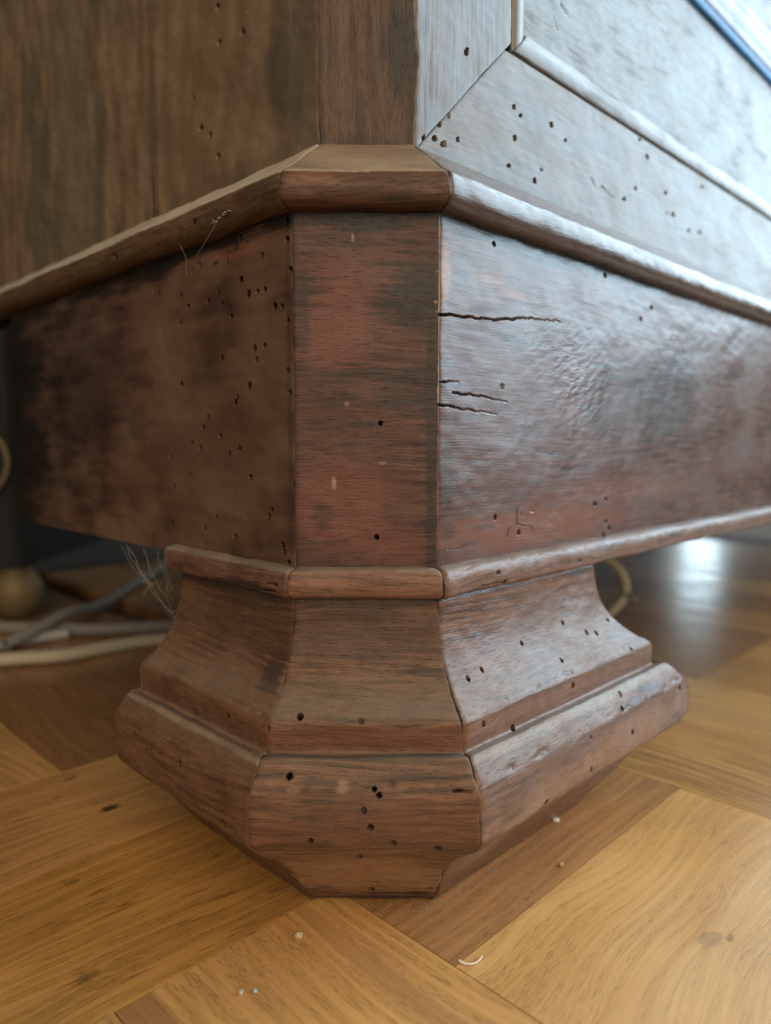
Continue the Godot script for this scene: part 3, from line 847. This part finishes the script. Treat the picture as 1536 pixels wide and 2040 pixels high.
	sheet("corner_stile", c, 0, upper, func(o: float, y: float) -> Vector2: return Vector2(WL - MIT * o, WR + MIT * o + wavy.call(y)), {
		"seed": 31.0, "dv": 0.4, "ds": 0.4, "focus": 468.0, "vgrow": 0.012, "round": 0, "tw": 260, "th": 520, "upright": true, "base": Vector3(0.090, 0.052, 0.034), "fib": 0.35, "band": 0.4, "grime": 0.5, "rough": 0.48, "film": 0.08, "wave": 0.3, "ripple": 0.05, "thick": 16.0,
		"spots": [[4, 440, 5, 16, dark, 0.6], [4, 410, 4, 14, dark, 0.6], [-13, 430, 2.0, 40, Vector3(0.15, 0.08, 0.04), 0.5], [-6, 464, 20, 4, dark, 0.4], [8.4, 425, 4.0, 70, dark, 0.9], [4, 438, 5.5, 18, dark, 0.8]]})
	sheet("side_panel", c, -1, upper, left.call(322.0), {
		"seed": 33.0, "dv": 0.55, "ds": 0.55, "grow": 0.006, "focus": 468.0, "vgrow": 0.012, "round": 0, "tw": 460, "th": 420, "upright": true, "base": Vector3(0.205, 0.140, 0.082), "fib": 0.07, "band": 0.34, "band_f": 0.085, "blot": 0.10, "grime": 0.03, "rough": 0.5, "film": 0.14, "wave": 0.5, "ripple": 0.05, "warp": 2.0, "dashes": 0.2, "thick": 16.0, "edge_dirt": 0.6,
		"holes": [61.1,402.5,46.7,416.6,60.2,415.0,78.5,427.5,73.3,439.8,67.3,444.5,62.4,452.8],
		"cracks": [[0.3, 0.1, 111, 440, 111.2, 452, 111.1, 464]],
		"spots": [[26, 420, 8, 40, Vector3(0.075, 0.062, 0.046), 0.6], [160, 440, 9, 160, Vector3(0.085, 0.072, 0.048), 0.6], [110, 440, 4, 120, Vector3(0.10, 0.075, 0.048), 0.6], [60, 462, 80, 5, dark, 0.35], [12, 420, 12, 150, Vector3(0.10, 0.092, 0.075), 0.6], [75, 440, 26, 120, Vector3(0.185, 0.115, 0.060), 0.5], [190, 440, 30, 150, Vector3(0.15, 0.125, 0.085), 0.6], [235, 440, 26, 150, Vector3(0.085, 0.080, 0.055), 0.6]]})
	var fr := Node3D.new()
	fr.name = "door_frame"
	c.add_child(fr)
	var glossy := {"spec": 0.48, "base": Vector3(0.145, 0.108, 0.078), "fib": 0.4, "band": 0.45, "blot": 0.7, "grime": 0.6, "rough": 0.36, "film": 0.04, "wave": 0.14, "ripple": 0.05, "relief": 0.013, "focus": 468.0, "thick": 14.0, "dashes": 0.5, "edge_dirt": 0.4}
	sheet("frame_stile", fr, 1, [Vector2(-16, 700), Vector2(-16, 235)], func(_o: float, y: float) -> Vector2:
		var a: float = 6.6 + wavy.call(y)
		return Vector2(a, maxf(a + 0.6, minf(56.0, y - 227.7))), glossy.merged({"seed": 35.0, "focus": 465.0, "dv": 0.45, "ds": 0.45, "vgrow": 0.012, "round": 0, "tw": 300, "th": 480, "upright": true, "edge_a": 0.5, "edge_b": 0.12, "gap": 0.12, "chip": 0.6, "holes": [31.3, 428.2, 10.5, 461.0, 16.0, 457.5], "spots": [[20, 455, 20, 10, Vector3(0.10, 0.085, 0.075), 0.5]]}, true))
	sheet("frame_rail", fr, 1, [Vector2(-16, 280), Vector2(-16, 232)], func(_o: float, y: float) -> Vector2: return Vector2(maxf(6.6, y - 227.7), 1180.0), glossy.merged({
		"seed": 36.0, "focus": 0.0, "dv": 0.38, "ds": 0.38, "grow": 0.012, "round": 0, "tw": 900, "th": 300, "edge_a": 0.12, "gap": 0.12, "grime": 0.3,
		"holes": [58.4,17.0,62.2,18.6,22.4,30.6,18.0,34.6,15.7,39.7,19.5,40.4,20.6,40.0,27.2,36.7,59.0,27.3,82.3,15.9,92.4,18.5,55.7,37.6,76.1,33.8,71.8,38.8,140.8,29.5,181.2,17.4,161.3,6.5,153.8,1.3,222.9,4.9,183.9,26.7,190.5,25.5,209.1,29.4,222.0,27.5,151.0,22.6],
		"cracks": [[0.5, 0.2, 122, 29.0, 127, 30.5, 132, 31.2], [0.3, 0.15, 113, 28, 117, 31]],
		"spots": [[70, 20, 14, 10, Vector3(0.10, 0.085, 0.07), 0.6], [50, 44, 80, 4, Vector3(0.10, 0.085, 0.07), 0.6]]}, true))
	# quirked bead round the panel opening, mitred at the lower corner
	var q := [Vector2(-16, 280.2), Vector2(-17.8, 280.4), Vector2(-18.0, 281.5), Vector2(-17.0, 282.0), Vector2(-16.5, 283.2), Vector2(-16.2, 285.2), Vector2(-16.4, 287.0), Vector2(-16.9, 288.6), Vector2(-17.5, 290.2), Vector2(-17.6, 291.0)]
	q.reverse()
	sheet("horizontal_bead", fr, 1, q, func(_o: float, y: float) -> Vector2: return Vector2(y - 224.0, 1180.0), glossy.merged({"seed": 37.0, "focus": 0.0, "dv": 0.3, "ds": 0.45, "grow": 0.014, "tw": 700, "th": 90, "rough": 0.3, "wave": 0.1, "flat_back": true, "thick": 8.0, "edge_dirt": 0.6, "spots": [[100, 10.0, 400, 1.3, dark, 0.75]]}, true))
	upright_bead(fr, glossy)
	sheet("door_panel", fr, 1, [Vector2(-17.6, 700), Vector2(-17.6, 290.5)], func(_o: float, _y: float) -> Vector2: return Vector2(64.5, 1180.0), glossy.merged({"seed": 39.0, "focus": 409.5, "vgrow": 0.012, "dv": 0.7, "ds": 0.7, "grow": 0.012, "round": 0, "tw": 520, "th": 320, "rough": 0.38, "base": Vector3(0.16, 0.15, 0.135), "cracks": [[0.4, 0.3, 77, 387.5, 80, 389, 83, 392], [0.4, 0.3, 90, 389.5, 96, 392], [0.3, 0.3, 85, 396, 88, 400]]}, true))
	# raised moulding on the panel; blue edge and lavender tone are painted-in reflections
	var rm := [Vector2(-17.4, 386), Vector2(-16.2, 384), Vector2(-15.7, 380), Vector2(-15.9, 376.5), Vector2(-15.3, 375.2), Vector2(-15.1, 372), Vector2(-15.4, 369.2), Vector2(-15.8, 367.6), Vector2(-15.2, 366.4), Vector2(-15.2, 364), Vector2(-15.6, 362.9), Vector2(-17.7, 362.6)]
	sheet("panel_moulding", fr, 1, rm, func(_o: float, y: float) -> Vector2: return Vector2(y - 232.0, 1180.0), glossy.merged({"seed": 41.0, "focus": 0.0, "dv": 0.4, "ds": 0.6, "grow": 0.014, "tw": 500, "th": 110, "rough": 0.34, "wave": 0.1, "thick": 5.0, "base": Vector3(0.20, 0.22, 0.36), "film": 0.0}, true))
	sheet("painted_reflection", fr, 1, [Vector2(-16.0, 362.7), Vector2(-15.4, 362.3), Vector2(-15.2, 360), Vector2(-15.6, 358), Vector2(-17.7, 357.4)], func(_o: float, y: float) -> Vector2: return Vector2(y - 232.0, 1180.0), glossy.merged({"seed": 42.0, "focus": 0.0, "dv": 0.4, "ds": 0.6, "grow": 0.014, "tw": 300, "th": 40, "rough": 0.5, "wave": 0.06, "ripple": 0.03, "thick": 3.0, "base": Vector3(0.025, 0.19, 0.50), "film": 0.0, "grime": 0.0, "fib": 0.1, "band": 0.1}, true))


func prism(st: SurfaceTool, plan: Array, y0: float, y1: float) -> void:
	var n := plan.size()
	var flat := PackedVector2Array()
	for p in plan:
		flat.append(Vector2(p.x, p.z))
	var tri := Geometry2D.triangulate_polygon(flat)
	st.set_smooth_group(-1)
	for t in range(0, tri.size(), 3):
		for m in [0, 1, 2]:
			var p: Vector2 = flat[tri[t + m]]
			st.add_vertex(Vector3(p.x, y1, p.y))
		for m in [0, 2, 1]:
			var p: Vector2 = flat[tri[t + m]]
			st.add_vertex(Vector3(p.x, y0, p.y))
	for i in n:
		var a: Vector2 = flat[i]
		var b: Vector2 = flat[(i + 1) % n]
		for v in [Vector3(a.x, y1, a.y), Vector3(b.x, y1, b.y), Vector3(b.x, y0, b.y), Vector3(a.x, y1, a.y), Vector3(b.x, y0, b.y), Vector3(a.x, y0, a.y)]:
			st.add_vertex(v)


# the sawn end of a bracket: the profile's outline closed back to the core
func foot_end(parent: Node, called: String, face: int, profile: Array, ends: Callable) -> void:
	var st := SurfaceTool.new()
	st.begin(Mesh.PRIMITIVE_TRIANGLES)
	st.set_smooth_group(-1)
	var p := chaikin(profile)
	for i in p.size() - 1:
		var q := []
		for m in [p[i], p[i + 1]]:
			var e: Vector2 = ends.call(m.x, m.y)
			var s := (e.y if face > 0 else e.x) - 0.35
			q.append(place(face, s, m.x - 0.2, m.y))
			q.append(place(face, 60.0, -22.0, m.y))
		for v in [q[0], q[1], q[2], q[2], q[1], q[3]]:
			st.add_vertex(v)
	st.generate_normals()
	put(called, st.commit(), plain(Vector3(0.14, 0.085, 0.05), 0.6), parent)


# the same bead standing up beside the stile
func upright_bead(parent: Node, glossy: Dictionary) -> void:
	var across := [Vector2(0, -16), Vector2(0.2, -17.8), Vector2(1.3, -18.0), Vector2(1.8, -17.0), Vector2(3.0, -16.5), Vector2(4.8, -16.2), Vector2(6.6, -16.4), Vector2(7.8, -16.9), Vector2(8.8, -17.5), Vector2(9.4, -17.6)]
	var p := chaikin(across)
	var st := SurfaceTool.new()
	st.begin(Mesh.PRIMITIVE_TRIANGLES)
	st.set_smooth_group(0)
	for i in p.size() - 1:
		var a: Vector2 = p[i]
		var b: Vector2 = p[i + 1]
		var pts := [place(1, 56.2 + a.x, a.y, 700), place(1, 56.2 + b.x, b.y, 700), place(1, 56.2 + b.x, b.y, 280.3 + b.x), place(1, 56.2 + a.x, a.y, 280.3 + a.x)]
		for n in [0, 1, 2, 0, 2, 3]:
			st.set_uv(Vector2(float(i + (1 if n == 1 or n == 2 else 0)) / (p.size() - 1), 0.0 if n < 2 else 1.0))
			st.add_vertex(pts[n])
	st.generate_normals()
	put("vertical_bead", st.commit(), plain(Vector3(0.15, 0.13, 0.115), 0.33), parent)


# ---------------------------------------------------------------- things behind and under the cabinet
func tube(pts: Array, r0: float, r1 := -1.0, sides := 10, step := 0.006) -> ArrayMesh:
	if r1 < 0.0:
		r1 = r0
	var curve := Curve3D.new()
	curve.bake_interval = step
	for i in pts.size():
		var a: Vector3 = pts[maxi(i - 1, 0)]
		var b: Vector3 = pts[mini(i + 1, pts.size() - 1)]
		curve.add_point(pts[i], (a - b) / 6.0, (b - a) / 6.0)
	var n := maxi(int(curve.get_baked_length() / step), 3)
	var st := SurfaceTool.new()
	st.begin(Mesh.PRIMITIVE_TRIANGLES)
	st.set_smooth_group(0)
	var rings := []
	for i in n + 1:
		var d := curve.get_baked_length() * i / n
		var p := curve.sample_baked(d, true)
		var t := (curve.sample_baked(minf(d + step * 0.4, curve.get_baked_length()), true) - curve.sample_baked(maxf(d - step * 0.4, 0.0), true)).normalized()
		var side := t.cross(Vector3.UP if absf(t.y) < 0.95 else Vector3.RIGHT).normalized()
		var up := side.cross(t)
		var ring := []
		var r := lerpf(r0, r1, float(i) / n)
		for k in sides:
			var w := TAU * k / sides
			ring.append(p + (side * cos(w) + up * sin(w)) * r)
		rings.append(ring)
	for i in n:
		for k in sides:
			var m := (k + 1) % sides
			for v in [rings[i][k], rings[i + 1][k], rings[i][m], rings[i][m], rings[i + 1][k], rings[i + 1][m]]:
				st.add_vertex(v)
	st.generate_normals()
	return st.commit()


func lathe(profile: Array, sides := 32) -> ArrayMesh:
	var st := SurfaceTool.new()
	st.begin(Mesh.PRIMITIVE_TRIANGLES)
	st.set_smooth_group(0)
	for i in profile.size() - 1:
		for k in sides:
			var a := TAU * k / sides
			var b := TAU * (k + 1) / sides
			var p: Vector2 = profile[i]
			var q: Vector2 = profile[i + 1]
			var v := [Vector3(p.x * cos(a), p.y, p.x * sin(a)), Vector3(p.x * cos(b), p.y, p.x * sin(b)), Vector3(q.x * cos(b), q.y, q.x * sin(b)), Vector3(q.x * cos(a), q.y, q.x * sin(a))]
			for n in [0, 1, 2, 0, 2, 3]:
				st.add_vertex(v[n])
	st.generate_normals()
	return st.commit()


func mm(a: Array) -> Array:      # L, Y, D triples in mm -> points
	var out := []
	for p in a:
		out.append(Vector3(p[0], p[1], -p[2]) * 0.001)
	return out


func build_behind() -> void:
	var beige := plain(Vector3(0.36, 0.31, 0.22), 0.6)
	var grey := plain(Vector3(0.20, 0.185, 0.16), 0.6)
	var white := plain(Vector3(0.36, 0.36, 0.35), 0.5)
	var o := put("cable", tube(mm([[-420, 5, 560], [-318, 5, 545], [-269, 5, 539], [-221, 5, 534], [-179, 5, 542], [-134, 5, 548], [-60, 5, 575]]), 0.005), grey, self)
	tag(o, "straight grey cable lying on the floor behind the foot, farther back than the beige one", "cable")
	o = put("cable", tube(mm([[-330, 5, 450], [-267, 5, 455], [-238, 5, 462], [-215, 5, 468], [-195, 5, 485], [-176, 5, 501], [-152, 5, 510], [-116, 5, 516], [-40, 5, 530]]), 0.0046), beige, self)
	tag(o, "curving beige cable on the floor left of the foot, nearest of the cables", "cable")
	o = put("cable", tube(mm([[-262, 6, 490], [-250, 12, 516], [-243, 15.5, 545], [-243, 9, 590], [-247, 5, 640], [-251, 5, 727], [-253, 5, 830]]), 0.0042), grey, self)
	tag(o, "thin grey cable running slantwise back towards the wall under the cabinet", "cable")
	o = put("cable", tube(mm([[-330, 4, 478], [-276, 4, 486], [-267, 4, 500], [-254, 4, 515], [-235, 4, 527]]), 0.0038), white, self)
	tag(o, "short white cable end between the grey and the beige cable", "cable")
	o = put("cable", tube(mm([[60, 4, 590], [130, 4, 570], [168, 7, 561], [180, 16, 560], [188, 28, 560], [186, 40, 560], [179, 50, 560], [165, 58, 562], [140, 60, 570], [110, 52, 585], [80, 4.5, 640]]), 0.0034), beige, self)
	tag(o, "beige cable standing up in a loop behind the right side of the foot", "cable")
	# black lacquered stand with a brass ring and brass ball feet, past the cabinet's left side
	var b := thing("stand", "black stand with a brass ring and round brass foot, cut off by the left edge", "stand", Vector3(-0.430, 0, -0.660))
	var st := SurfaceTool.new()
	st.begin(Mesh.PRIMITIVE_TRIANGLES)
	prism(st, [Vector3(-0.14, 0, 0.095), Vector3(0.138, 0, 0.095), Vector3(0.142, 0, 0.091), Vector3(0.142, 0, -0.08), Vector3(-0.14, 0, -0.08)], 0.046, 0.34)
	st.generate_normals()
	put("case", st.commit(), plain(Vector3(0.004, 0.0045, 0.005), 0.7), b)
	var brass := plain(Vector3(0.17, 0.125, 0.06), 0.6, 0.3)
	var ring := TorusMesh.new()
	ring.inner_radius = 0.0255
	ring.outer_radius = 0.0300
	ring.rings = 40
	ring.ring_segments = 12
	var r := put("ring_handle", ring, brass, b, Vector3(0.111, 0.130, 0.0995))
	r.rotation_degrees.x = 88.0
	for x in [-0.115, 0.126]:
		put("ball_foot", lathe([Vector2(0.0, 0.046), Vector2(0.012, 0.0459), Vector2(0.0145, 0.043), Vector2(0.013, 0.040), Vector2(0.017, 0.036), Vector2(0.0205, 0.028), Vector2(0.0205, 0.018), Vector2(0.016, 0.008), Vector2(0.010, 0.002), Vector2(0.008, 0.0005), Vector2(0.0, 0.0005)], 28), brass, b, Vector3(x, 0, 0.07))


# ---------------------------------------------------------------- crumbs, lint and cobwebs
func crumb_mesh(r: float, seed_at: float, flat := 0.7) -> ArrayMesh:
	var sp := SphereMesh.new()
	sp.radius = r
	sp.height = 2.0 * r
	sp.radial_segments = 8 if r < 0.0003 else 14
	sp.rings = 4 if r < 0.0003 else 8
	var st := SurfaceTool.new()
	st.begin(Mesh.PRIMITIVE_TRIANGLES)
	var a := sp.get_mesh_arrays()
	var v: PackedVector3Array = a[Mesh.ARRAY_VERTEX]
	var ix: PackedInt32Array = a[Mesh.ARRAY_INDEX]
	for i in ix:
		var p := v[i]
		var d := p.normalized()
		p *= 1.0 + 0.55 * nf.get_noise_3d(d.x * 0.9 + seed_at, d.y * 0.9, d.z * 0.9)
		p.y = p.y * flat + r * flat
		st.set_smooth_group(-1)
		st.add_vertex(p)
	st.generate_normals()
	return st.commit()


func build_small() -> void:
	var bone := plain(Vector3(0.52, 0.42, 0.27), 0.7)
	var o := put("crumb", crumb_mesh(0.0011, 2.0), bone, self, Vector3(-0.0255, 0, -0.2005))
	tag(o, "pale round crumb on the parquet just in front of the foot", "crumb")
	o = put("crumb", crumb_mesh(0.0009, 5.0), plain(Vector3(0.36, 0.26, 0.12), 0.7), self, Vector3(0.0603, 0, -0.2369))
	tag(o, "small yellowish crumb on the dark brown plank right of the foot", "crumb")
	o = put("crumb", crumb_mesh(0.0007, 8.0), plain(Vector3(0.42, 0.42, 0.38), 0.8), self, Vector3(-0.0381, 0, -0.1786))
	tag(o, "tiny grey crumb near the bottom edge, beside a pale blue one", "crumb")
	o = put("crumb", crumb_mesh(0.00055, 11.0), plain(Vector3(0.30, 0.48, 0.56), 0.8), self, Vector3(-0.0345, 0, -0.1792))
	tag(o, "tiny pale blue crumb near the bottom edge of the parquet", "crumb")
	o = put("fibre", tube(mm([[20.6, 0.5, 190.4], [21.6, 0.35, 189.6], [23.6, 0.3, 189.2], [25.4, 0.35, 189.8], [26.8, 0.7, 191.0], [27.2, 0.9, 191.6]]), 0.0003, 0.0002, 6, 0.0006), plain(Vector3(0.72, 0.68, 0.58), 0.6), self)
	tag(o, "curled white fibre lying on the seam between two light planks", "fibre")
	# debris below the right end of the bead
	for e in [[229, 660, 0.0032, "larger pale flake of debris on the dark floor behind the foot"], [246, 690, 0.0022, "smaller pale flake of debris farther back on the dark floor"]]:
		o = put("flake", crumb_mesh(e[2], e[0], 0.4), plain(Vector3(0.34, 0.28, 0.22), 0.8), self, Vector3(e[0], 0, -e[1]) * 0.001)
		o.rotation_degrees.y = 35.0
		tag(o, e[3], "flake")
	o = put("fluff", crumb_mesh(0.0013, 31.0, 0.5), plain(Vector3(0.62, 0.60, 0.56), 0.9), self, Vector3(0.0655, 0, -0.2665))
	tag(o, "bit of white fluff against the lower edge of the foot's right side", "fluff")
	# cobwebs
	var silk := plain(Vector3(0.26, 0.25, 0.23), 0.8)
	var w := thing("cobweb", "grey dusty cobweb strung under the plinth where the bead has broken off", "cobweb")
	var ends := [[-95, 107, 264, -80, 79.5, 268], [-93, 106, 262, -79, 80, 266], [-90, 106, 266, -80, 82, 268], [-84, 105, 266, -79.5, 84, 267], [-98, 106.5, 268, -88, 92, 268], [-82, 104, 268, -79, 90, 266]]
	for e in ends:
		var a := Vector3(e[0], e[1], -e[2]) * 0.001
		var b := Vector3(e[3], e[4], -e[5]) * 0.001
		var pts := []
		for i in 9:
			var f := i / 8.0
			pts.append(a.lerp(b, f) + Vector3(rng.randf_range(-1, 1), rng.randf_range(-1, 1) - 2.6 * sin(PI * f), rng.randf_range(-1, 1)) * 0.0007)
		put("strand", tube(pts, rng.randf_range(0.00004, 0.00009), 0.00005, 5, 0.0008), silk, w)
	for i in 7:
		var f := rng.randf()
		var a := Vector3(-94, 106, -264).lerp(Vector3(-80, 80, -267), f) * 0.001
		var pts := [a]
		for m in 5:
			pts.append(pts[-1] + Vector3(rng.randf_range(-1.2, 1.6), rng.randf_range(-1.6, 0.9), rng.randf_range(-1, 1)) * 0.0013)
		put("tuft", tube(pts, 0.00007, 0.00005, 5, 0.0007), silk, w)
	w = thing("cobweb", "single fine cobweb thread hanging in a loop from the side moulding", "cobweb")
	var A := place(-1, 26.5, 7.2, 213.5)
	var B := place(-1, 56.5, 1.2, 200.5)
	put("strand", tube([A, place(-1, 33, 7.6, 208.5), place(-1, 43, 6.0, 204.5), place(-1, 50, 3.0, 202), B, place(-1, 56, 2.0, 203.5), place(-1, 54.2, 3, 207.0), place(-1, 54.8, 5, 211.5)], 0.00006, 0.00006, 5, 0.001), plain(Vector3(0.34, 0.28, 0.21), 0.8), w)
	for i in 9:
		var p := place(-1, 22.0 + 1.1 * i, 7.0, 214.8 - 0.25 * i + rng.randf_range(-0.4, 0.4))
		put("tuft", tube([p, p + Vector3(rng.randf_range(-1, 1), rng.randf_range(-0.4, 0.4), 0.1) * 0.0009, p + Vector3(rng.randf_range(-1.5, 1.5), rng.randf_range(-0.5, 0.5), 0.2) * 0.0012], 0.00013, 0.00007, 5, 0.0004), plain(Vector3(0.40, 0.36, 0.30), 0.9), w)

	# lint and grit gathered along the foot's lower edge
	var st := SurfaceTool.new()
	st.begin(Mesh.PRIMITIVE_TRIANGLES)
	for i in 110:
		var f := rng.randf()
		var p := place(1, rng.randf_range(-2, 60), rng.randf_range(-1.0, 2.0), 0.3) if f < 0.5 else place(0, rng.randf_range(-26, 15), rng.randf_range(-0.5, 2.2), 0.3) if f < 0.85 else place(-1, rng.randf_range(0, 40), rng.randf_range(-6, 0.0), 0.3)
		var d := Vector3(rng.randf_range(-1, 1), 0, rng.randf_range(-0.3, 1.0)).normalized()
		var l := rng.randf_range(0.8, 2.6)
		st.append_from(tube([p, p + d * l * 0.0005 + Vector3(0, rng.randf_range(0.1, 0.9), 0) * 0.001, p + (d + Vector3(rng.randf_range(-0.7, 0.7), rng.randf_range(-0.1, 0.3), 0)) * l * 0.001], 0.00005, 0.00003, 4, 0.0007), 0, Transform3D())
	for i in 150:
		var f := rng.randf()
		var p := place(1, rng.randf_range(-2, 70), 2.0 - 1.6 * log(maxf(rng.randf(), 0.05)), 0) if f < 0.6 else place(0, rng.randf_range(-26, 15), 2.0 - 1.8 * log(maxf(rng.randf(), 0.05)), 0)
		st.append_from(crumb_mesh(rng.randf_range(0.00008, 0.00022), float(i), 0.6), 0, Transform3D(Basis(), p))
	o = put("lint", st.commit(), plain(Vector3(0.30, 0.26, 0.20), 0.9), self)
	o.set_meta("kind", "stuff")
	o.set_meta("label", "grey lint and fine grit gathered where the foot meets the parquet")
	o.set_meta("category", "lint")
